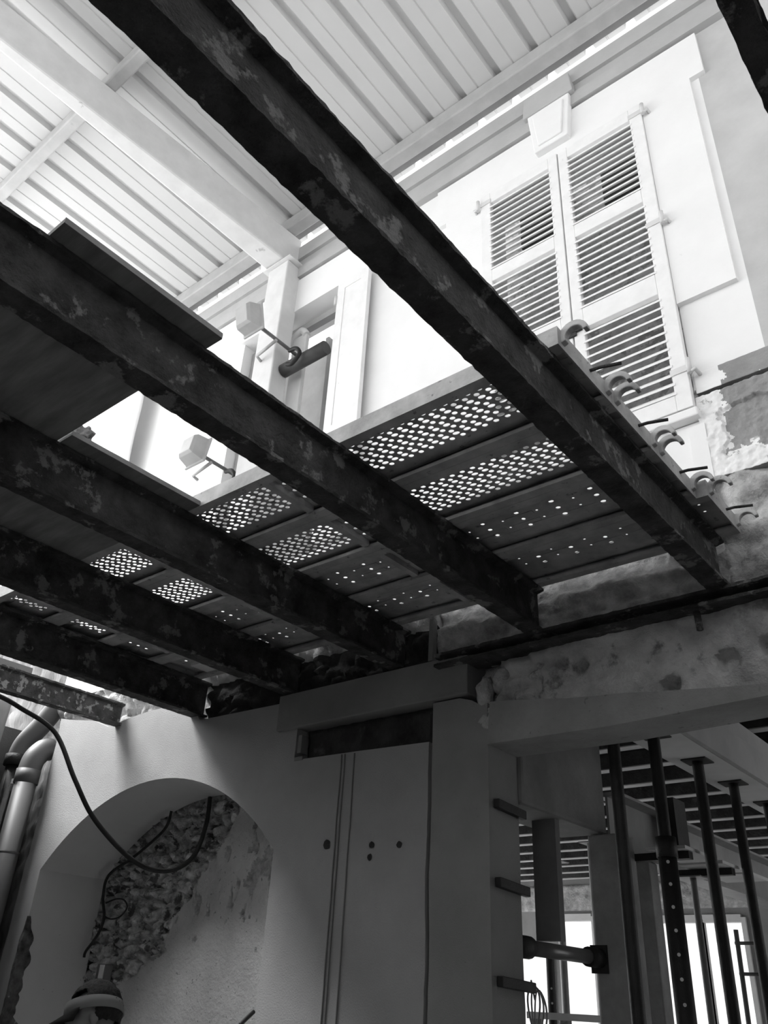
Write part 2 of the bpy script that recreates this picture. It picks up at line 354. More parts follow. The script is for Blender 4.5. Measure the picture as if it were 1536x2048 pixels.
# ------------------------------------------------------------------ shutters
def shutter(name, x0, x1, label, hinge_side, latch):
    t = empty(name, ((x0 + x1) / 2, YW - 0.03, 4.37), label, 'shutter')
    y0, y1 = YW - 0.055, YW - 0.012
    bm = bmesh.new(); st = 0.085
    sl = st if hinge_side == 'l' else 0.07; sr = st if hinge_side == 'r' else 0.07
    for a, b in ((x0, x0 + sl), (x1 - sr, x1)): box(bm, a, b, y0, y1, 4.37, 6.94)
    rails = ((4.37, 4.475), (5.215, 5.375), (6.01, 6.125), (6.83, 6.94))
    for a, b in rails: box(bm, x0 + sl, x1 - sr, y0, y1, a, b)
    fr = obj('frame', bm, SHUT, t, bevel=0.004)
    bm = bmesh.new()
    for (_, a), (b, _) in zip(rails, rails[1:]):
        n = round((b - a) / 0.060); p = (b - a) / n
        for i in range(n):
            z = a + p * (i + 0.5)
            vs = box(bm, x0 + sl - 0.012, x1 - sr + 0.012, y0 - 0.004, y1 + 0.004, z - 0.0075, z + 0.0075)
            for v in vs: v.co.z += (v.co.y - (y0 + y1) / 2) * 0.95 + 0.0015 * nz(i * 3.3, a)
    obj('louvres', bm, SHUT, t)
    for zz in (4.62, 5.78, 6.85):
        bm = bmesh.new(); hx = x0 if hinge_side == 'l' else x1; s = -1 if hinge_side == 'l' else 1
        tube(bm, [(hx + s * 0.015, y0 - 0.012, zz - 0.05), (hx + s * 0.015, y0 - 0.012, zz + 0.05)], 0.014, 8)
        box(bm, min(hx, hx - s * 0.09), max(hx, hx - s * 0.09), y0 - 0.006, y0 - 0.001, zz - 0.02, zz + 0.02)
        tube(bm, [(hx + s * 0.015, y0 - 0.012, zz - 0.045), (hx + s * 0.045, y0 - 0.015, zz - 0.035), (hx + s * 0.05, YW, zz - 0.035)], 0.011, 6)
        obj('hinge', bm, WSTEEL, fr)
    if latch:
        bm = bmesh.new(); box(bm, x0 - 0.075, x0 + 0.06, y0 - 0.02, y0 - 0.001, 5.20, 5.225); box(bm, x0 - 0.05, x0 + 0.02, y0 - 0.014, y0 - 0.001, 5.175, 5.25)
        tube(bm, [(x0 - 0.01, y0 - 0.01, 5.21), (x0 - 0.01, y0 - 0.045, 5.21), (x0 - 0.03, y0 - 0.05, 5.19)], 0.008, 6)
        obj('latch', bm, RUST, fr)['label'] = 'rusted slide latch'
    return t
shutter('louvred_shutter', -2.278, -1.632, 'left louvred white shutter leaf, its upper part showing behind the steel beam', 'l', False)
shutter('louvred_shutter', -1.622, -1.002, 'right louvred white shutter leaf, with the latch and flaking hinge corner', 'r', True)
# the open pair at the second window
def open_leaf(x0, x1, label):
    t = empty('open_shutter', ((x0 + x1) / 2, YW - 0.05, 4.37), label, 'shutter')
    bm = bmesh.new(); y0, y1 = YW - 0.085, YW - 0.045
    box(bm, x0, x0 + 0.08, y0, y1, 4.37, 6.9); box(bm, x1 - 0.08, x1, y0, y1, 4.37, 6.9)
    for a, b in ((4.37, 4.5), (5.2, 5.36), (6.8, 6.9)): box(bm, x0 + 0.08, x1 - 0.08, y0, y1, a, b)
    obj('frame', bm, SHUT, t)
    obj('panel', bx(x0 + 0.07, x1 - 0.07, y0 + 0.005, y1 - 0.008, 4.45, 6.85), SHUT, t)
    for zz in (4.7, 6.7):
        bm = bmesh.new(); tube(bm, [(x0 - 0.012, y0, zz - 0.05), (x0 - 0.012, y0, zz + 0.05)], 0.014, 8); obj('hinge', bm, WSTEEL, t)
open_leaf(-3.70, -3.36, 'white shutter leaf folded open against the facade right of the open window')

# open window: jamb frame, tube across it
bm = bmesh.new()
box(bm, -3.80, -3.73, 3.70, 3.76, 4.4, 6.9); box(bm, -4.97, -4.90, 3.70, 3.76, 4.4, 6.9); box(bm, -4.9, -3.8, 3.70, 3.76, 6.83, 6.9)
struct('window_1', bm, mat('grey_window_frame', 0.35, 0.1, 6, 0.7))
bm = bmesh.new(); box(bm, -4.25, -4.21, 3.95, 4.0, 4.4, 6.9); box(bm, -4.06, -4.02, 3.95, 4.0, 4.4, 6.9); box(bm, -4.9, -3.75, 4.0, 4.03, 4.4, 6.9)
struct('window_2', bm, mat('window_inner_casing', 0.5, 0.1, 6, 0.7))
bm = bmesh.new(); tube(bm, [(-4.285, 3.535, 6.235), (-3.79, 3.535, 6.24)], 0.06, 16)
tag(obj('steel_tube', bm, mat('grey_tube', 0.07, 0.2, 8, 0.5)), 'thick grey steel tube lying across the open window reveal', 'tube')

# ------------------------------------------------------------------ roof
bm = bmesh.new(); P = 0.333; prof = []
x = -7.0 + (0.0)
xs0 = -1.66 - 0.333 * 17
for k in range(32):
    c = xs0 + k * P
    prof += [(c - 0.042, 0.0), (c - 0.024, 0.045), (c + 0.024, 0.045), (c + 0.042, 0.0), (c + 0.142, 0.0), (c + 0.147, 0.006), (c + 0.155, 0.006), (c + 0.160, 0.0)]
ya, yb = -3.4, 3.668
def zr(y): return 8.05 + (3.4 - y) * 0.004
A = [bm.verts.new((x, ya, zr(ya) + dz)) for x, dz in prof]; B = [bm.verts.new((x, yb + 0.014 * nz(math.floor((x - xs0 + .05) / 0.999) * 5.3, 1) + 0.006 * nz(x * 6, 4) - (0.022 if dz > 0.02 else 0), zr(yb) + dz)) for x, dz in prof]
for i in range(len(prof) - 1): bm.faces.new((A[i], A[i + 1], B[i + 1], B[i]))
o = struct('ceiling', bm, ROOFM, 'pale ribbed steel roof sheeting'); so = o.modifiers.new('t', 'SOLIDIFY'); so.thickness = 0.003; so.offset = 1
struct('trim_11', bx(-7.0, 4.0, 3.497, 3.605, 8.012, 8.040), mat('eaves_closer', 0.17, 0.15, 3, 0.8))
def purlin(y0, y1, label, x0=-7.3, x1=4.8):
    bm = bmesh.new(); box(bm, x0, x1, y0, y1, zr(y0) - 0.15, zr(y1) - 0.004)
    return tag(obj('roof_purlin', bm, PURL, bevel=0.012), label, 'purlin')
purlin(3.375, 3.495, 'long pale eaves purlin running above the shuttered facade')
purlin(1.45, 1.55, 'pale purlin crossing over the big rafter at the upper left')
# rafter
bm = bmesh.new()
za, zb = 7.46, 7.745
def raf(y): t = (y - 0.65) / (3.3 - 0.65); return (-4.645 + 0.07 * t, -4.54 + 0.20 * t)
ys = [-3.2, 0.65, 3.3, 3.57]
rings = []
for y in ys:
    a, b = raf(y); zt = zr(y) - 0.152
    zl = 7.55 - 0.04 * (y / 3.5)
    rings.append([bm.verts.new(p) for p in ((a, y, zl), (b, y, zl), (b, y, zt), (a, y, zt))])
for A, B in zip(rings, rings[1:]):
    for k in range(4): bm.faces.new((A[k], A[(k + 1) % 4], B[(k + 1) % 4], B[k]))
bm.faces.new(rings[0]); bm.faces.new(rings[-1])
tag(obj('roof_rafter', bm, WSTEEL, bevel=0.02), 'broad pale rafter running down from the upper left to the white post', 'rafter')
# post
t = empty('roof_post', (-4.42, 3.5, 3.62), 'tall white box post in front of the open window, under the rafter end', 'post')
obj('shaft', bx(-4.55, -4.29, 3.41, 3.585, 3.63, 7.49), WSTEEL, t, bevel=0.012)
obj('base_plate', bx(-4.62, -4.22, 3.36, 3.595, 3.605, 3.63), WSTEEL, t)
obj('cap_plate', bx(-4.6, -4.24, 3.38, 3.595, 7.49, 7.50), WSTEEL, t)
t = empty('short_post', (-4.28, 3.68, 4.37), 'shorter white post with a bent top standing right of the tall post', 'post')
bm = bmesh.new(); box(bm, -4.36, -4.19, 3.655, 3.70, 4.37, 6.72); obj('shaft', bm, WSTEEL, t, bevel=0.01)
bm = bmesh.new(); tube(bm, spline([(-4.42, 3.67, 6.70), (-4.34, 3.67, 6.76), (-4.26, 3.67, 6.78), (-4.2, 3.67, 6.70)]), 0.035, 8); obj('bent_top', bm, WSTEEL, t)

ARMM = mat('arm_steel', 0.16, 0.1, 6, 0.6)
# ------------------------------------------------------------------ floodlights on arms
def floodlight(x, z, yl, label, tilt):
    t = empty('floodlight', (x, 3.5, z - 0.1), label, 'floodlight')
    bm = bmesh.new(); tube(bm, [(x, 3.59, z), (x, yl + 0.135, z)], 0.016, 10); obj('arm', bm, ARMM, t)
    bm = bmesh.new()
    M0 = Matrix.Rotation(math.radians(tilt), 3, 'X'); cen = Vector((x, yl + 0.1, z))
    def ring(h, v, y): return [bm.verts.new(p) for p in ((x - h, y, z - v), (x + h, y, z - v), (x + h, y, z + v), (x - h, y, z + v))]
    rs = [ring(h, v, yl + .14 - d) for h, v, d in ((.065, .075, .14), (.082, .095, .115), (.098, .108, .02), (.118, .122, .018), (.118, .122, 0), (.09, .098, 0), (.085, .095, .02))]
    for A, B in zip(rs, rs[1:]):
        for k in range(4): bm.faces.new((A[k], A[(k + 1) % 4], B[(k + 1) % 4], B[k]))
    bm.faces.new(rs[0]); bm.faces.new(rs[-1][::-1])
    bmesh.ops.rotate(bm, verts=bm.verts[:], cent=cen, matrix=M0); hs = obj('housing', bm, LAMPM, t, bevel=0.004)
    bm = bmesh.new(); box(bm, x - .084, x + .084, yl + .124, yl + .132, z - .092, z + .092)
    bmesh.ops.rotate(bm, verts=bm.verts[:], cent=cen, matrix=M0); obj('lens', bm, PAINTB, hs)
    bm = bmesh.new(); tube(bm, [(x + 0.02, 3.30, z - 0.03), (x - 0.26, 3.34, z - 0.03), (x - 0.28, 3.405, z - 0.03)], 0.014, 8)
    obj('clamp', bm, LAMPM, t)
    bm = bmesh.new(); tube(bm, spline([(x + 0.02, 3.455, z - 0.035), (x + 0.12, 3.44, z - 0.07), (x + 0.17, 3.44, z - 0.15), (x + 0.10, 3.44, z - 0.22), (x + 0.03, 3.44, z - 0.2)]), 0.018, 8); obj('cable_loop', bm, RUBBER, t)
    return t
floodlight(-4.17, 6.37, 2.92, 'floodlight on a thin arm in front of the tall white post', 14)
floodlight(-4.76, 5.37, 3.05, 'lower floodlight on an arm, seen in the gap left of the scaffold deck', -8)

# white sheeting hung at the far left end of the facade
def cloth_strip(name, label, x0, x1, y, z0, z1, amp, m, freq=9.0, seed=0):
    bm = bmesh.new(); nx, nzv = 70, 24; g = []
    for i in range(nx + 1):
        col = []
        for j in range(nzv + 1):
            x = x0 + (x1 - x0) * i / nx; z = z0 + (z1 - z0) * j / nzv
            col.append(bm.verts.new((x, y + amp * math.sin(freq * x + 2 * nz(x * 2, z * .6, seed)) + amp * .5 * nz(x * 6, z * 1.2, seed), z)))
        g.append(col)
    for i in range(nx):
        for j in range(nzv): bm.faces.new((g[i][j], g[i + 1][j], g[i + 1][j + 1], g[i][j + 1])).smooth = True
    o = obj(name, bm, m); o.modifiers.new('t', 'SOLIDIFY').thickness = 0.004
    return tag(o, label, 'sheeting')
cloth_strip('plastic_sheeting', 'white sheeting hanging in soft folds at the far left of the facade', -8.2, -6.32, 3.42, 5.3, 7.7, 0.06, WFAB, 8)

# ------------------------------------------------------------------ floor beams
ZB0, ZB1 = 3.335, 3.585
def floor_beam(x, label, y1=3.66, y0=-4.4, z0=ZB0, z1=ZB1, wd=0.098, seed=0.0, m=RUST):
    o = obj('steel_beam', ibeam('y', x, z0, z1, wd, y0, y1, n=420, seed=seed, jit=0.0045), m)
    return tag(o, label, 'beam')
floor_beam(-0.085, 'rusted steel beam cutting the top right corner', 3.58, seed=1, wd=0.056)
floor_beam(-1.035, 'longest rusted steel beam, crossing from the top edge down to the stone wall', 3.58, seed=2)
floor_beam(-1.99, 'rusted steel beam with flaking patches carrying the upper dark plywood sheet', 3.58, seed=3)
floor_beam(-2.945, 'rusted steel beam between the two dark plywood sheets, ending over the pale timber', seed=4)
floor_beam(-3.84, 'shadowed rusted beam, the fourth from the shuttered window', seed=5)
floor_beam(-4.785, 'darkest wide beam at the left end of the scaffold deck', seed=6, wd=0.11)
floor_beam(-5.745, 'short scaly beam jutting over the arch at the far left, lit with pale flakes', 3.60, z0=3.405, z1=3.575, wd=0.085, seed=7, m=RUST2)
o = obj('bearer_beam', ibeam('x', 3.60, 3.262, 3.335, 0.16, -2.62, 1.4, tf=0.02, n=160, seed=9, jit=0.006), RUST)
tag(o, 'dark bearer beam along the wall over the rough plaster, under the floor beam ends', 'beam')

# ------------------------------------------------------------------ plywood sheets on the beams
def ply(label, x0, x1, y0, y1):
    t = empty('plywood_sheet', ((x0 + x1) / 2, (y0 + y1) / 2, ZB1 + 0.004), label, 'board')
    obj('panel', bx(x0, x1, y0, y1, ZB1 + 0.004, ZB1 + 0.024), [PLY], t)
    bm = bmesh.new(); box(bm, x1, x1 + 0.004, y0, y1, ZB1 + 0.004, ZB1 + 0.026); box(bm, x0, x1, y1, y1 + 0.004, ZB1 + 0.004, ZB1 + 0.026)
    obj('edge_band', bm, PLYEDGE, t)
ply('upper dark plywood sheet lying over the beams at the left edge', -3.02, -1.865, 0.63, 1.245)
ply('lower dark plywood sheet, its right edge overhanging the beam beside the deck', -3.95, -2.815, 1.262, 1.938)
# crumpled cloth on the lower sheet
bm = bmesh.new(); bmesh.ops.create_icosphere(bm, subdivisions=4, radius=1)
for v in bm.verts:
    n = v.co.copy(); k = 1 + 0.5 * nz(n.x * 2.2, n.y * 2.2, n.z * 2.2) + 0.25 * abs(nz(n.x * 5, n.y * 5, n.z * 5))
    v.co = Vector((n.x * 0.055 * k - 2.88, n.y * 0.045 * k + 1.33, max(-0.03, n.z * 0.05 * k) + 3.64))
tag(obj('crumpled_cloth', bm, FABRIC), 'crumpled grey cloth on the near corner of the lower plywood sheet', 'cloth')

# ------------------------------------------------------------------ scaffold deck
def plate_with_holes(bm, x0, x1, rows, z, th=0.0):
    """rows: list of (y0,y1,[(xc,rx,ry)...]) strips; octagon holes in cells"""
    for y0, y1, cells in rows:
        yc = (y0 + y1) / 2; cells = [c for c in cells if c[0] - c[3] >= x0 - 1e-6 and c[0] + c[3] <= x1 + 1e-6]
        cur = x0
        def quad(a, b):
            if b - a > 1e-5: bm.faces.new([bm.verts.new(p) for p in ((a, y0, z), (b, y0, z), (b, y1, z), (a, y1, z))])
        for xc, rx, ry, hw in cells:
            quad(cur, xc - hw); a, b = xc - hw, xc + hw
            c = [bm.verts.new(p) for p in ((a, y0, z), (b, y0, z), (b, y1, z), (a, y1, z))]
            h = [bm.verts.new((xc + rx * math.cos(math.radians(t)), yc + ry * math.sin(math.radians(t)), z)) for t in (225, 255, 285, 315, 345, 15, 45, 75, 105, 135, 165, 195)]
            for k, (i0, j0) in enumerate(((0, 1), (1, 2), (2, 3), (3, 0))):
                hs = [h[(3 * k + q) % 12] for q in range(4)]
                bm.faces.new([c[i0], c[j0]] + hs[::-1])
            cur = b
        quad(cur, x1)
DX0, DX1 = -4.82, -0.955
def dense_rows(yc, yp):
    rows = []; p = 0.0527; s = 0.0223; n = 10; y = yc - n * s / 2; off = (0, 0.0266, 0.035)
    rows.append((yp - 0.172, y, []))
    for r in range(n):
        k = r % 3; cs = []
        i = 0
        xx = DX0 + 0.12 + off[k]
        while xx < DX1 - 0.10:
            if not any(abs(xx - sx) < 0.035 for sx in STIFF): cs.append((xx, 0.0125 if k < 2 else 0.0165, 0.0098, 0.0262))
            xx += p
        rows.append((y, y + s, cs)); y += s
    rows.append((y, yp + 0.172, [])); return rows
def sparse_rows(yc, big, small):
    rows = []; p = 0.187; last = yc - 0.172
    ev = sorted([(yc + b, 0, 0.0115) for b in big] + [(yc + b, 1, 0.0065) for b in small])
    for y, k, r in ev:
        a, b = y - 0.0125, y + 0.0125
        if a > last: rows.append((last, a, []))
        a = max(a, last); cs = []; xx = DX0 + 0.14 + (0.0935 if k else 0)
        while xx < DX1 - 0.05:
            cs.append((xx + 0.008 * nz(xx * 3, y), r * (0.85 + 0.3 * random.random()), r * 0.9, 0.02)); xx += p
        rows.append((a, y + (y - a), cs)); last = y + (y - a)
    rows.append((last, yc + 0.172, [])); return rows
STIFF = (-2.44, -3.49, -4.54)
def plank(yc, rows, label, dx=0.0):
    W = 0.2012; t = empty('scaffold_plank', ((DX0 + DX1) / 2 + dx, yc, 3.588), label, 'scaffold plank', 'scaffold planks of the deck')
    bm = bmesh.new(); plate_with_holes(bm, DX0, DX1, rows, 3.632)
    bmesh.ops.translate(bm, vec=(dx, 0, 0), verts=bm.verts[:])
    o = obj('deck_plate', bm, GALV, t); s = o.modifiers.new('t', 'SOLIDIFY'); s.thickness = 0.003; s.offset = 1
    for sg in (-1, 1):
        bm = bmesh.new(); a = yc + sg * W
        def lip(u0, u1, z0, z1): box(bm, DX0 + dx, DX1 + dx, min(yc + sg * u0, yc + sg * u1), max(yc + sg * u0, yc + sg * u1), z0, z1)
        lip(W - 0.004, W, 3.588, 3.668); lip(W - 0.045, W - 0.004, 3.588, 3.592); lip(W - 0.049, W - 0.045, 3.588, 3.606)
        lip(W - 0.035, W - 0.004, 3.664, 3.668); lip(W - 0.039, W - 0.035, 3.632, 3.668)
        obj('side_rail', bm, GALV, t)
    for sx in STIFF:
        bm = bmesh.new(); box(bm, sx - 0.018 + dx, sx + 0.018 + dx, yc - 0.15, yc + 0.15, 3.60, 3.632); obj('stiffener', bm, GALV, t)
    for ex, s in ((DX1, 1), (DX0, -1)):
        bm = bmesh.new(); box(bm, min(ex, ex + s * 0.006) + dx, max(ex, ex + s * 0.006) + dx, yc - W, yc + W, 3.588, 3.668); ep = obj('end_plate', bm, GALV, t)
        for q in (-1, 1):
            bm = bmesh.new(); cy = yc + q * 0.165; n = 14; cx = ex + s * 0.055 + dx; cz = 3.625; pts = []
            ri, ro = 0.034, 0.062
            out = [(ri * math.cos(a), ri * math.sin(a)) for a in [math.radians(200 - 195 * i / n) for i in range(n + 1)]]
            outr = [((ro - 0.022 * max(0, i / n - 0.45)) * math.cos(a), (ro - 0.022 * max(0, i / n - .45)) * math.sin(a)) for i, a in [(i, math.radians(200 - 195 * i / n)) for i in range(n + 1)]]
            ol = [(cx + s * a, cz + b) for a, b in outr] + [(cx + s * a, cz + b) for a, b in out[::-1]]
            prism_xz(bm, ol, cy - 0.014, cy + 0.014)
            obj('hook', bm, GALV, ep, bevel=0.004)
    bm = bmesh.new(); tube(bm, [(DX1 + dx - 0.02, yc + 0.03, 3.63), (DX1 + dx + 0.04, yc + 0.045, 3.637), (DX1 + dx + 0.115, yc + 0.06, 3.63)], 0.0065, 8); obj('lock_pin', bm, RUST, t)
    return t
plank(2.145, dense_rows(2.135, 2.145), 'perforated scaffold plank at the deck\'s open outer edge, with the pale lit side rail')
plank(2.549, dense_rows(2.56, 2.549), 'densely perforated scaffold plank, second in from the deck\'s open edge')
plank(2.953, sparse_rows(2.953, (-0.065, 0.0, 0.065), (-0.035, 0.035)), 'sparsely drilled scaffold plank, third from the open edge, with triple rows of holes')
plank(3.357, sparse_rows(3.357, (-0.035, 0.03), (-0.07, 0.0)), 'sparsely drilled scaffold plank lying against the stone wall, its end sticking out furthest', 0.05)

# ------------------------------------------------------------------ timbers and bits on the pier
bm = bmesh.new(); box(bm, -3.9, -2.432, 3.572, 3.86, 3.095, 3.325)
tag(obj('timber_beam', bm, TIMB, bevel=0.008), 'smooth pale timber beam set across the pier above the dark slot', 'beam')
bm = grid_panel(-3.70, -2.72, 2.90, 3.09, 3.68, 0.18, 0.02, lambda x, z: 0.02 * fbm(x * 8, z * 10, 3))
tag(obj('old_lintel', bm, DTIMB), 'dark decayed timber lintel in the slot beneath the pale beam', 'lintel')
bm = bmesh.new(); box(bm, -3.715, -3.685, 3.60, 3.66, 2.94, 3.05); box(bm, -3.73, -3.66, 3.595, 3.66, 2.893, 2.915)
tag(obj('wedge', bm, TIMB), 'small pale wedge at the left end of the dark slot', 'wedge')
bm = bmesh.new(); prism_xz(bm, [(-2.705, 3.33), (-2.675, 3.33), (-2.672, 3.585), (-2.70, 3.58)], 3.58, 3.62)
tag(obj('packing_strip', bm, TIMB), 'thin upright pale strip above the timber beam\'s right end', 'strip')
for k, (z, y1) in enumerate(((2.525, 3.90), (2.165, 3.91), (1.755, 3.93))):
    bm = bmesh.new(); box(bm, -2.318, -2.285, 3.635, y1, z - 0.022, z + 0.022)
    for v in bm.verts: v.co.z += -0.06 * (v.co.y - 3.635) + 0.004 * nz(v.co.y * 30, z)
    tag(obj('iron_bar', bm, PROPM, bevel=0.004), ('topmost', 'middle', 'lowest')[k] + ' of the three dark iron bars fixed across the doorway jamb', 'bar', 'iron bars on the jamb')
# thin grey tubes standing in for faint grooves down the pier
for k, (xa, xb, za, label) in enumerate(((-3.335, -3.35, 2.885, 'left'), (-3.31, -3.325, 2.885, 'middle'), (-3.235, -3.245, 2.88, 'right'))):
    bm = bmesh.new(); pts = [(xa + (xb - xa) * i / 40 + 0.004 * nz(i * .3, k), YW - 0.004, za - (za - 0.1) * i / 40) for i in range(41)]
    tube(bm, pts, 0.0045, 6); tag(obj('groove_line', bm, mat('groove_grey', 0.18, 0.1, 8, 0.8)), label + ' of the three thin grey lines for grooves down the plaster pier', 'cable', 'thin groove lines on the pier')
bm = bmesh.new()
for hx, hz, r in ((-3.40, 2.39, .028), (-3.07, 2.37, .018), (-3.08, 2.31, .016), (-2.88, 2.36, .018)):
    vs = [bm.verts.new((hx + r * (1 + .4 * nz(i * 1.7, hx * 9)) * math.cos(i * math.pi / 5), YW - 0.0015, hz + r * 1.1 * (1 + .4 * nz(i * 1.3, hz * 9)) * math.sin(i * math.pi / 5))) for i in range(10)]
    bm.faces.new(vs)
struct('trim_8', bm, VOID)  # flat dark discs painted as the shade inside small holes
def f_scar(x, z): return 0.012 + 0.02 * fbm(x * 14, z * 9, 3)
bm = bmesh.new(); prv = None; Zs = [1.25 + 0.02 * i for i in range(42)]
for z in Zs:
    w0 = 0.02 + 0.055 * abs(nz(z * 6, 2.0)) + 0.03 * math.sin((z - 1.25) / 0.82 * math.pi); k = min(1, (2.09 - z) * 6)
    row = [bm.verts.new((-6.389 - w0 * k * u, YW - 0.004 - 0.014 * abs(nz(z * 18, u * 5)), z)) for u in (1, .66, .33, 0)] + [bm.verts.new((-6.384 + 0.006 * nz(z * 20, u), YW + 0.10 * u * k * (0.6 + abs(nz(z * 7, 5))), z)) for u in (.3, .7, 1)]
    if prv:
        for A, B, Cc, D in zip(prv, prv[1:], row[1:], row): bm.faces.new((A, B, Cc, D))
    prv = row
o = struct('trim_9', bm, mat('broken_corner_rubble', 0.10, 0.7, 14, 0.95, 0.9, 40, patch=(0.6, 0.05, 0.4, 9)))
bm = bmesh.new(); tube(bm, [(-1.16, 3.575, 3.262), (-1.155, 3.57, 3.17)], 0.016, 8)
tag(obj('iron_stub', bm, RUST), 'short iron stub hanging under the bearer beam at the right', 'bar')
# loose stones in the broken pocket by the timber's end
for k, (x, z, a, b, lab) in enumerate(((-2.36, 3.10, .05, .09, 'tall upright stone in the broken pocket beside the pale timber end'), (-2.25, 3.16, .06, .075, 'round stone right of the tall one in the broken pocket'), (-2.30, 2.99, .05, .03, 'flat stone at the foot of the broken pocket'))):
    bm = bmesh.new(); bmesh.ops.create_icosphere(bm, subdivisions=3, radius=1)
    for v in bm.verts:
        n = v.co.copy(); q = 1 + 0.35 * nz(n.x * 1.7 + k * 9, n.y * 1.7, n.z * 1.7)
        v.co = Vector((x + n.x * a * q, 3.65 + n.y * 0.05 * q, z + n.z * b * q))
    tag(obj('loose_stone', bm, STONE, smooth=True), lab, 'stone', 'loose stones in the wall pocket')

# ------------------------------------------------------------------ cables over the arch
bm = bmesh.new()
tube(bm, spline([(-5.80, 2.2, 3.405), (-5.83, 2.62, 3.395), (-5.86, 2.85, 3.36), onY(110, 1465, 3.1), onY(150, 1560, 3.25), onY(190, 1640, 3.42), onY(265, 1720, 3.65), onY(330, 1742, 3.85), onY(385, 1715, 4.0), onY(412, 1650, 4.08), onY(420, 1595, 4.12)], 8), 0.0165, 10)
tag(obj('hanging_cable', bm, RUBBER), 'thick black cable sagging from the scaly beam into the arch', 'cable')
bm = bmesh.new()
tube(bm, spline([onY(p[0], p[1], 4.10) for p in ((343, 1622), (328, 1660), (270, 1712), (218, 1750), (206, 1795), (208, 1835), (195, 1870), (172, 1902), (168, 1915))], 8), 0.0105, 8)
tube(bm, spline([onY(p[0], p[1], 4.10) for p in ((208, 1832), (222, 1838), (240, 1833), (254, 1815), (248, 1800), (232, 1798), (212, 1806))], 8), 0.006, 6)
tag(obj('wall_cable', bm, RUBBER), 'thin black cable with a small loop snaking down the niche rubble', 'cable')
bm = bmesh.new(); tube(bm, spline([onY(480, 2050, 4.0), onY(495, 2035, 4.05), onY(508, 2023, 4.1)]), 0.012, 6)
tag(obj('cable_end', bm, RUBBER), 'short dark cable end at the foot of the arch\'s right side', 'cable')

c = onY(206, 1950, 4.10)
t = empty('junction_box', c, 'small pale junction box on the rubble at the niche\'s lower left', 'box')
obj('casing', bx(c.x - 0.05, c.x + 0.05, 4.07, 4.14, c.z - 0.09, c.z + 0.07), PVC, t, bevel=0.006)
obj('cover', bx(c.x - 0.005, c.x + 0.045, 4.062, 4.07, c.z - 0.085, c.z + 0.065), PAINTB, t)
# ------------------------------------------------------------------ pipes and tarpaulin at the left
t = empty('drain_pipe', (-6.72, 3.49, 0.02), 'pale plastic drain pipe with an elbow beside the arch wall', 'pipe')
bm = bmesh.new(); tube(bm, [(-6.73, 3.48, 0.02), (-6.73, 3.48, 3.14)], 0.088, 20); obj('shaft', bm, PVC, t)
bm = bmesh.new(); tube(bm, spline([(-6.73, 3.48, 3.12), (-6.735, 3.50, 3.24), (-6.75, 3.555, 3.32), (-6.76, 3.60, 3.35), (-6.765, 3.64, 3.36)], 6), 0.092, 20); obj('elbow', bm, PVC, t)
bm = bmesh.new(); tube(bm, [(-6.73, 3.48, 3.04), (-6.73, 3.48, 3.15)], 0.098, 20); obj('collar', bm, PVC, t); bm = bmesh.new(); tube(bm, [(-6.73, 3.48, 2.50), (-6.73, 3.48, 2.52)], 0.093, 20); obj('collar', bm, PVC, t)
bm = bmesh.new(); box(bm, -6.90, -6.8, 3.44, 3.5, 3.05, 3.09); obj('bracket', bm, WSTEEL, t)
t = empty('soil_pipe', (-6.98, 3.50, 0.02), 'older dark pipe with a black collar behind the pale drain pipe', 'pipe')
bm = bmesh.new(); tube(bm, [(-7.02, 3.50, 0.02), (-7.02, 3.50, 3.22)], 0.075, 18); obj('shaft', bm, PROPM, t)
bm = bmesh.new(); tube(bm, [(-7.02, 3.50, 3.22), (-7.02, 3.50, 3.31)], 0.10, 18); obj('collar', bm, PROPM, t)
bm = bmesh.new(); tube(bm, spline([(-7.02, 3.50, 3.30), (-7.0, 3.52, 3.42), (-6.9, 3.58, 3.58), (-6.78, 3.62, 3.75)], 6), 0.085, 18); obj('branch', bm, PVC, t)['label'] = 'pale slanting upper branch'
bm = bmesh.new(); nx = 40; g = []
for i in range(nx + 1):
    y = 1.6 + 1.75 * i / nx
    g.append([bm.verts.new((-7.10 + 0.05 * math.sin(14 * y + 1.2 * nz(y * 2, z * .7)) + 0.04 * nz(y * 5, z), y, z)) for z in [2.0 + 1.75 * j / 16 for j in range(17)]])
for i in range(nx):
    for j in range(16): bm.faces.new((g[i][j], g[i + 1][j], g[i + 1][j + 1], g[i][j + 1])).smooth = True
o = obj('tarpaulin', bm, FABRIC); o.modifiers.new('t', 'SOLIDIFY').thickness = 0.004
tag(o, 'grey tarpaulin hanging in folds left of the pipes', 'tarpaulin')

# ------------------------------------------------------------------ room enclosure, with added unseen pieces that shape the daylight
struct('floor', bx(-10, 3, -5, 13, -0.1, 0), FLOORM)
bm = grid_panel(-9.5, -6.6, 0, 5.6, 3.75, 0.2, 0.05, lambda x, z: 0.03 * stone(x, z, .25, 3))
struct('wall_corner', bm, mat('streaked_wall', 0.17, 0.6, 3, 0.95, 0.6, 20, stretch=(3, 1, 0.4)))
bm = bmesh.new(); box(bm, -7.45, -7.25, -5, 3.7, 0, 3.58); struct('wall_left', bm, DARKWALL)  # unseen walls kept dark so little light bounces back
bm = bmesh.new(); box(bm, -7.45, -0.6, -5.2, -5, 0, 3.58); box(bm, 1.8, 3, -5.2, -5, 0, 3.58); box(bm, -0.6, 1.8, -5.2, -5, 2.3, 3.58)  # opening added out of view to let low light onto the floor
struct('wall_rear', bm, DARKWALL)
struct('floor_ground', bx(-40, 40, -40, 40, -0.2, -0.11), mat('yard_ground', 0.35, 0.2, 1, 0.95))
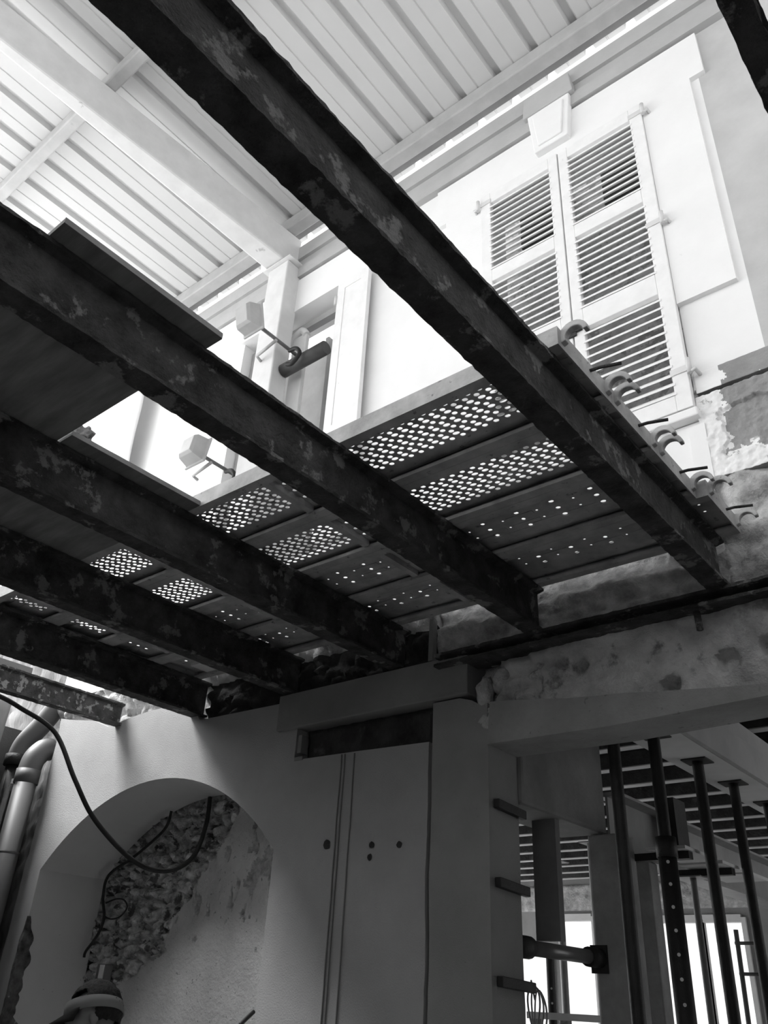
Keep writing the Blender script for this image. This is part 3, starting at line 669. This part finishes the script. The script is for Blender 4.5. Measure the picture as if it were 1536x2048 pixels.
struct('floor_bounce', bx(-18, -7.5, -14, 3.4, 3.3, 3.5), mat('bounce_pale', 0.7, 0.1, 1, 0.95))  # added unseen slab that bounces light up to the roof's left underside
struct('wall_right', bx(2.4, 2.6, -5, 6.6, 0, 3.58), DARKWALL)
bm = bmesh.new(); box(bm, -7.2, 2.4, -5, 0.15, 3.6, 3.7); box(bm, 0.25, 2.4, 0.15, 3.58, 3.6, 3.7); box(bm, -7.2, -2.98, 0.15, 0.6, 3.6, 3.7); box(bm, -7.2, -3.98, 0.6, 1.3, 3.6, 3.7); box(bm, -7.2, -4.85, 1.3, 2.0, 3.6, 3.7); box(bm, -7.2, -5.95, 2.0, 2.9, 3.6, 3.7)  # added out-of-view boards that keep daylight off the pier
struct('floor_unseen', bm, TIMB)

# ------------------------------------------------------------------ room seen through the doorway
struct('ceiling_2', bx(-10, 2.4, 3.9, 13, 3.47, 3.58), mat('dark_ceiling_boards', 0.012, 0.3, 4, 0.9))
JUND = mat('joist_underside', 0.42, 0.2, 4, 0.9)
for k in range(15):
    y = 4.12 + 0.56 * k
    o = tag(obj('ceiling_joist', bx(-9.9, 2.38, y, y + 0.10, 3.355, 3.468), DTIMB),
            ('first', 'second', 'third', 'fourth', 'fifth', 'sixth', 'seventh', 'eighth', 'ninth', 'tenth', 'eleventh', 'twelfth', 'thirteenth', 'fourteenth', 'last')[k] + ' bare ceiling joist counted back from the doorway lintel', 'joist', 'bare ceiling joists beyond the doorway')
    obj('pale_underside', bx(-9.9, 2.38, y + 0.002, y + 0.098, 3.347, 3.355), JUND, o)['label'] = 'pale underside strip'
YF = 12.6
wf = [(-8.0, -7.06, 0.3, 2.39), (-6.83, -6.33, 0.3, 2.84), (-5.29, -4.71, 0.3, 2.80), (-4.65, -4.13, 0.3, 2.80)]
bm = bmesh.new(); cur = -10
for a, b, z0, z1 in wf:
    box(bm, cur, a, YF, YF + 0.07, 0, 3.47); box(bm, a, b, YF, YF + 0.07, 0, z0); box(bm, a, b, YF, YF + 0.07, z1, 3.47); cur = b
box(bm, cur, 2.4, YF, YF + 0.07, 0, 3.47)
struct('wall_far', bm, PLAST)
bm = grid_panel(-9.9, 2.3, 2.98, 3.34, YF - 0.005, 0.05, 0.04, lambda x, z: 0.02 * stone(x, z, 0.2, 8)); struct('wall_far_brick', bm, STONE)
for k, (a, b, z0, z1) in enumerate(wf):
    bm = bmesh.new(); f = 0.06
    box(bm, a - f, a, YF - 0.04, YF, z0, z1 + f); box(bm, b, b + f, YF - 0.04, YF, z0, z1 + f); box(bm, a, b, YF - 0.04, YF, z1, z1 + f * 1.6)
    struct('window_%d' % (k + 3), bm, PAINTB)
# concrete beam at the jamb, posts, I beam, big boxed beam
bm = bmesh.new(); box(bm, -2.62, -2.30, 3.885, 4.86, 2.57, 3.30)
tag(obj('concrete_beam', bm, mat('dim_concrete', 0.19, 0.2, 4, 0.9, 0.3, 40), bevel=0.02), 'deep rough concrete beam just inside the doorway jamb', 'beam')
tag(obj('stub_post', bx(-2.49, -2.345, 4.30, 4.35, 1.965, 2.57), mat('dim_post', 0.16, 0.2, 4, 0.9)), 'square stub post hanging from the concrete beam onto the horizontal prop', 'post')
tag(obj('concrete_post', bx(-2.405, -2.185, 4.80, 4.97, 0, 2.565), mat('post_concrete', 0.30, 0.25, 5, 0.9, 0.3, 40), bevel=0.01), 'concrete post at the end of the horizontal prop', 'post')
tag(obj('concrete_post', bx(-2.455, -2.30, 5.42, 5.55, 0, 2.50), bpy.data.materials['post_concrete'], bevel=0.01), 'concrete post behind the nearest upright prop, under the steel girder', 'post')
o = obj('steel_girder', ibeam('y', -2.38, 2.50, 2.86, 0.17, 5.05, 9.6, tf=0.022, n=40, jit=0.001), mat('girder_paint', 0.22, 0.15, 6, 0.5, spec=0.5))
tag(o, 'long steel girder running to the back of the far room', 'girder')
tag(obj('hanger_board', bx(-2.27, -2.22, 5.75, 5.95, 2.62, 2.95), PROPM), 'dark board hung on the steel girder', 'board')
t = empty('formwork_beam', (-1.8, 7.0, 3.0), 'long pale formwork beam resting on the row of props', 'beam')
obj('soffit_board', bx(-1.945, -1.655, 3.895, 9.9, 3.0, 3.03), PAINTB, t)
obj('side_board', bx(-1.65, -1.62, 3.895, 9.9, 3.0, 3.2), mat('formwork_side', 0.4, 0.1, 4, 0.8), t)
obj('core', bx(-1.94, -1.66, 3.895, 9.9, 3.03, 3.345), mat('formwork_core', 0.4, 0.1, 4, 0.8), t)

def prop(x, y, ztop, label, r=0.033, pm=PROPM, group='upright props under the formwork beam', zj=1.30, ro=1.25, holes=0):
    t = empty('steel_prop', (x, y, 0), label, 'prop', group)
    bm = bmesh.new(); tube(bm, [(x, y, 0.01), (x, y, zj)], r * ro, 16); ot = obj('outer_tube', bm, pm, t)
    bm = bmesh.new(); n = 60
    pts = [(x, y, zj - 0.05 + (ztop - 0.008 - zj + 0.05) * i / n) for i in range(n + 1)]
    tube(bm, pts, [r * (1 + 0.012 * (i % 2)) for i in range(n + 1)], 16); it = obj('inner_tube', bm, pm, t)
    for i in range(holes):
        bm = bmesh.new(); zz = 1.60 + i * 0.105; d = Vector((-x, -y, 0)).normalized(); rr = r * (ro if zz < zj else 1)
        c = Vector((x, y, zz)); tube(bm, [c + d * (rr - 0.004), c + d * (rr + 0.0015)], 0.0085, 10)
        obj('pin_hole', bm, PAINTB, ot if zz < zj else it)
    bm = bmesh.new(); box(bm, x - 0.075, x + 0.075, y - 0.075, y + 0.075, ztop - 0.008, ztop); obj('head_plate', bm, pm, t)
    bm = bmesh.new(); box(bm, x - 0.075, x + 0.075, y - 0.075, y + 0.075, 0.0, 0.01); obj('base_plate', bm, pm, t)
    bm = bmesh.new(); tube(bm, [(x, y, zj - 0.06), (x, y, zj + 0.04)], r * ro * 1.15, 16); obj('collar', bm, pm, t)
    return t
prop(-1.80, 3.955, 3.0, 'dark prop nearest the doorway lintel, its head hidden', 0.031)
prop(-1.79, 4.46, 3.0, 'dark prop with a row of pale pin holes, second from the pier', 0.033, zj=2.42, ro=1.42, holes=8)
prop(-1.79, 5.10, 3.0, 'dark prop third from the pier under the pale formwork beam', 0.033)
prop(-1.80, 5.74, 3.0, 'dark prop fourth from the pier under the pale formwork beam', 0.031)
prop(-1.80, 6.42, 3.0, 'dark prop at the right edge, fifth from the pier', 0.031)
THINM = mat('pale_prop_steel', 0.22, 0.2, 6, 0.5)
prop(-2.12, 5.66, 2.43, 'slim pale prop standing between the two bright far windows', 0.020, THINM, 'slim props deeper in the room')
prop(-2.05, 7.9, 2.85, 'slim pale prop at the right edge beyond the ladder', 0.03, THINM, 'slim props deeper in the room')
prop(-3.93, 7.0, 2.05, 'short dark drilled prop below the horizontal prop', 0.035, PROPM, 'slim props deeper in the room', holes=3)
prop(-4.02, 7.4, 2.85, 'pale upright left of the narrow bright window', 0.03, THINM, 'slim props deeper in the room')
prop(-3.28, 6.6, 2.85, 'pale upright right of the narrow bright window', 0.03, THINM, 'slim props deeper in the room')
# horizontal prop
t = empty('horizontal_prop', (-2.38, 4.33, 1.87), 'horizontal push prop jammed between jamb and concrete post', 'prop')
bm = bmesh.new(); tube(bm, [(-2.38, 3.99, 1.915), (-2.38, 4.74, 1.915)], 0.036, 16); obj('tube', bm, mat('worn_tube', 0.10, 0.2, 8, 0.3, spec=0.6), t)
bm = bmesh.new(); tube(bm, [(-2.38, 3.89, 1.915), (-2.38, 3.99, 1.915), (-2.38, 4.03, 1.915)], 0.052, 16); obj('collar', bm, PROPM, t)
bm = bmesh.new(); box(bm, -2.43, -2.33, 4.785, 4.797, 1.84, 1.98); obj('foot_plate', bm, PROPM, t)
bm = bmesh.new(); tube(bm, [(-2.38, 4.66, 1.915), (-2.38, 4.784, 1.915)], 0.05, 16); obj('sleeve', bm, PROPM, t)
# pale formwork panels left between the props
for k, (a, b, c, d) in enumerate(((-2.08, -1.85, 4.88, 5.38), (-2.13, -1.85, 5.46, 5.86), (-2.13, -1.85, 5.92, 6.30))):
    tag(obj('formwork_panel', bx(a, b, c, d, 2.472, 2.490), PAINTB), ('nearest', 'middle', 'farthest')[k] + ' of the three pale formwork panels hung between girder and props', 'panel', 'pale formwork panels')
for k, y in enumerate((4.98, 5.66)):
    tag(obj('panel_bearer', bx(-2.30, -1.86, y - 0.03, y + 0.03, 2.43, 2.470), PROPM), ('nearer', 'farther')[k] + ' dark bearer under the pale formwork panels', 'bearer', 'formwork bearers')
# ladder
t = empty('step_ladder', (-2.3, 7.0, 0), 'metal ladder frame beside the right-hand far window', 'ladder')
for x in (-2.38, -2.24):
    bm = bmesh.new(); tube(bm, [(x, 7.0, 0), (x + 0.03, 7.0, 2.24)], 0.018, 8); obj('stile', bm, THINM, t)
for z in (0.4, 0.8, 1.2, 1.6, 1.95, 2.15):
    bm = bmesh.new(); tube(bm, [(-2.37, 7.0, z), (-2.22, 7.0, z)], 0.012, 8); obj('rung', bm, THINM, t)
# workbench edge and cable hank at the sill
t = empty('workbench', (-2.85, 5.9, 0), 'pale workbench top low in the doorway', 'bench')
obj('top', bx(-3.4, -2.62, 5.7, 6.2, 1.60, 1.64), PAINTB, t)
for x in (-3.35, -2.67):
    for y in (5.75, 6.15): obj('leg', bx(x - 0.03, x + 0.03, y - 0.03, y + 0.03, 0, 1.60), TIMB, t)
bm = bmesh.new()
for k in range(3):
    c = onY(1068 + 6 * k, 2015 + 5 * k, 4.4)
    tube(bm, [c + Vector((0.035 * math.cos(a), 0.01 * math.sin(a * 2 + k), 0.10 * math.sin(a))) for a in [2 * math.pi * i / 24 for i in range(25)]], 0.005, 6)
tube(bm, [onY(1062, 1960, 4.4), onY(1070, 2000, 4.4)], 0.005, 6)
tag(obj('wire_hank', bm, mat('pale_wire', 0.4, 0.1, 6, 0.5)), 'hank of pale wire hanging by the jamb under the lowest bar', 'wire')

# ------------------------------------------------------------------ person at the lower left
def person():
    base = Vector((-3.39, 2.49, 0.0)); K = 0.958
    t = empty('person', base, 'person with dark hair and a peaked cap, head bowed, in front of the arch', 'person')
    f = Vector((-0.60, -0.80, 0)).normalized(); s = Vector((f.y, -f.x, 0))     # facing, right-hand side
    def P(a, b, c): return base + f * a + s * b + Vector((0, 0, c * K))
    V = []; E = []; Rr = []
    def chain(pts, start=None):
        prev = start
        for p, r in pts:
            V.append(p); Rr.append(r); i = len(V) - 1
            if prev is not None: E.append((prev, i))
            prev = i
        return prev
    pel = chain([(P(-0.03, 0, 0.90), 0.155)])
    chest = chain([(P(-0.02, 0, 1.08), 0.14), (P(0.03, 0, 1.25), 0.165), (P(0.07, 0, 1.37), 0.13)], pel)
    neck = chain([(P(0.10, 0, 1.45), 0.062), (P(0.13, 0, 1.50), 0.06)], chest)
    for q in (-1, 1):
        chain([(P(0.05, q * 0.19, 1.36), 0.062), (P(0.02, q * 0.25, 1.20), 0.052), (P(0.05, q * 0.27, 1.06), 0.043), (P(0.16, q * 0.25, 0.95), 0.036), (P(0.25, q * 0.22, 0.88), 0.030)], chest)
        chain([(P(-0.02, q * 0.10, 0.80), 0.10), (P(0.01, q * 0.11, 0.48), 0.062), (P(-0.02, q * 0.115, 0.22), 0.056), (P(-0.03, q * 0.12, 0.07), 0.042), (P(0.12, q * 0.13, 0.035), 0.034)], pel)
        w = P(0.26, q * 0.22, 0.87)
        for k in range(4):
            a = (k - 1.5) * 0.019; ln = (0.065, 0.078, 0.074, 0.058)[k]
            chain([(w + f * 0.03 + s * a - Vector((0, 0, 0.01)), 0.011), (w + f * (0.03 + ln * .6) + s * a * 1.2 - Vector((0, 0, 0.03)), 0.0095), (w + f * (0.03 + ln) + s * a * 1.2 - Vector((0, 0, 0.065)), 0.008)])
        chain([(w + s * (-q * 0.02), 0.011), (w + f * 0.03 + s * (-q * 0.05) - Vector((0, 0, 0.02)), 0.010), (w + f * 0.06 + s * (-q * 0.055) - Vector((0, 0, 0.035)), 0.0085)])
    # swept joints: tubes and joint spheres fused into one surface by the voxel remesh
    bm = bmesh.new()
    for v, r in zip(V, Rr):
        bmesh.ops.create_uvsphere(bm, u_segments=16, v_segments=10, radius=r, matrix=Matrix.Translation(v))
    for a, b in E:
        n = 6
        tube(bm, [V[a].lerp(V[b], i / n) for i in range(n + 1)], [Rr[a] + (Rr[b] - Rr[a]) * i / n for i in range(n + 1)], 16)
    # shoulders and palms
    for q in (-1, 1):
        w = P(0.265, q * 0.22, 0.865); bmesh.ops.create_uvsphere(bm, u_segments=14, v_segments=8, radius=1, matrix=Matrix.Translation(w + f * 0.01) @ Matrix.Diagonal((0.045, 0.045, 0.016, 1)))
    # head, tilted forward
    tilt = Matrix.Rotation(math.radians(-10), 4, s); ROLL = 24
    hc = P(0.17, 0, 1.585)
    Bx = Matrix((f.to_4d()[:3] + (0,), s.to_4d()[:3] + (0,), (0, 0, 1, 0), (0, 0, 0, 1))).transposed()
    T = Matrix.Translation(hc) @ Matrix.Rotation(math.radians(ROLL), 4, f) @ tilt @ Bx
    def head_ball(loc, rad): bmesh.ops.create_uvsphere(bm, u_segments=24, v_segments=16, radius=1, matrix=T @ Matrix.Translation(loc) @ Matrix.Diagonal((rad[0], rad[1], rad[2], 1)))
    head_ball((-0.01, 0, 0.03), (0.098, 0.078, 0.092)); head_ball((0.035, 0, -0.035), (0.062, 0.060, 0.085)); head_ball((0.06, 0, -0.095), (0.030, 0.034, 0.026))
    head_ball((0.099, 0, -0.025), (0.016, 0.014, 0.026)); head_ball((0.112, 0, -0.04), (0.013, 0.016, 0.011))
    head_ball((0.085, 0, -0.073), (0.016, 0.026, 0.007)); head_ball((0.083, 0, -0.083), (0.016, 0.022, 0.007)); head_ball((0.082, 0, 0.012), (0.018, 0.05, 0.01))
    for q in (-1, 1):
        head_ball((0.078, q * 0.031, -0.006), (0.016, 0.015, 0.012)); head_ball((-0.012, q * 0.08, -0.02), (0.020, 0.010, 0.032))
    o = obj('body', bm, [SKIN], t)
    rm = o.modifiers.new('fuse', 'REMESH'); rm.mode = 'VOXEL'; rm.voxel_size = 0.008; rm.use_smooth_shade = True
    sm = o.modifiers.new('soft', 'SMOOTH'); sm.iterations = 4
    # hair
    bm = bmesh.new(); bmesh.ops.create_icosphere(bm, subdivisions=5, radius=1)
    kill = [v for v in bm.verts if v.co.z < -0.55 or (v.co.x > 0.35 and v.co.z < 0.50) or (v.co.x > 0.05 and v.co.z < 0.1)]
    bmesh.ops.delete(bm, geom=kill, context='VERTS')
    for v in bm.verts:
        n = v.co.copy(); k = 1.07 + 0.05 * nz(n.x * 9, n.y * 9, n.z * 9) + 0.035 * nz(n.x * 25, n.y * 25, n.z * 25)
        v.co = T @ Vector((n.x * 0.100 * k - 0.016, n.y * 0.084 * k, n.z * 0.112 * k + 0.036))
    o = obj('hair', bm, HAIR, t, smooth=True); o.modifiers.new('t', 'SOLIDIFY').thickness = 0.006
    # visor cap: band round the forehead and dark peak
    bm = bmesh.new(); n = 40; ra, rb = [], []
    for i in range(n):
        a = 2 * math.pi * i / n; cx, cy = 0.122 * math.cos(a) - 0.012, 0.103 * math.sin(a)
        ra.append(bm.verts.new(T @ Vector((cx, cy, 0.016 + 0.006 * math.cos(a))))); rb.append(bm.verts.new(T @ Vector((cx * 0.97, cy * 0.97, 0.064 + 0.008 * math.cos(a)))))
    for i in range(n): bm.faces.new((ra[i], ra[(i + 1) % n], rb[(i + 1) % n], rb[i])).smooth = True
    o = cb = obj('cap_band', bm, CAPM, t); o.modifiers.new('t', 'SOLIDIFY').thickness = 0.005
    bm = bmesh.new(); m = 14; pr = []
    for j in range(5):
        row = []
        for i in range(m + 1):
            a = math.radians(-62 + 124 * i / m); rr = 1 + 0.70 * j / 4 * max(0.1, math.cos(a)) ** 0.6
            row.append(bm.verts.new(T @ Vector((0.122 * math.cos(a) * rr - 0.012, 0.103 * math.sin(a) * (1 + 0.10 * j / 4), 0.026 - 0.035 * j / 4 * (1 + 0.6 * abs(math.sin(a)) ** 2)))))
        pr.append(row)
    for A, B in zip(pr, pr[1:]):
        for i in range(m): bm.faces.new((A[i], A[i + 1], B[i + 1], B[i])).smooth = True
    o = obj('cap_peak', bm, CAPD, cb); o.modifiers.new('t', 'SOLIDIFY').thickness = 0.006; o['label'] = 'dark cap peak'
    # jacket and trousers following the body
    bm = bmesh.new(); torso = [(0, 1)]
    for a, b, ex in ((0, 1, .016), (1, 2, .016), (2, 3, .018)):
        tube(bm, [V[a].lerp(V[b], i / 5) for i in range(6)], [Rr[a] + (Rr[b] - Rr[a]) * i / 5 + ex for i in range(6)], 20)
    for (a, b) in E:
        if V[b].z > 0.86 and V[b].z < 1.37 and Rr[b] < 0.07 and Rr[b] > 0.033:
            tube(bm, [V[a].lerp(V[b], i / 5) for i in range(6)], [min(Rr[a], 0.075) + (Rr[b] - min(Rr[a], 0.075)) * i / 5 + .012 for i in range(6)], 16)
    for v, r in zip(V[:4], Rr[:4]): bmesh.ops.create_uvsphere(bm, u_segments=18, v_segments=10, radius=r + 0.016, matrix=Matrix.Translation(v))
    for v, r in zip(V, Rr):
        if 0.9 < v.z < 1.37 and 0.034 < r < 0.07: bmesh.ops.create_uvsphere(bm, u_segments=16, v_segments=10, radius=r + 0.012, matrix=Matrix.Translation(v))
    for q in (-1, 1): bmesh.ops.create_uvsphere(bm, u_segments=18, v_segments=10, radius=0.098, matrix=Matrix.Translation(P(0.05, q * 0.155, 1.35)))
    o = obj('jacket', bm, CLOTH, t); rm = o.modifiers.new('fuse', 'REMESH'); rm.mode = 'VOXEL'; rm.voxel_size = 0.010; rm.use_smooth_shade = True
    bm = bmesh.new()
    for (a, b) in E:
        if V[b].z < 0.85 and V[b].z > 0.05 and Rr[b] > 0.04:
            tube(bm, [V[a].lerp(V[b], i / 5) for i in range(6)], [min(Rr[a], .13) + (Rr[b] - min(Rr[a], .13)) * i / 5 + .014 for i in range(6)], 16)
            bmesh.ops.create_uvsphere(bm, u_segments=16, v_segments=10, radius=Rr[b] + 0.014, matrix=Matrix.Translation(V[b]))
    bmesh.ops.create_uvsphere(bm, u_segments=18, v_segments=10, radius=0.165, matrix=Matrix.Translation(V[0]))
    o = obj('trousers', bm, CLOTH, t); rm = o.modifiers.new('fuse', 'REMESH'); rm.mode = 'VOXEL'; rm.voxel_size = 0.010; rm.use_smooth_shade = True
person()
for o in bpy.data.objects:
    if '_o' in o.keys(): del o['_o']
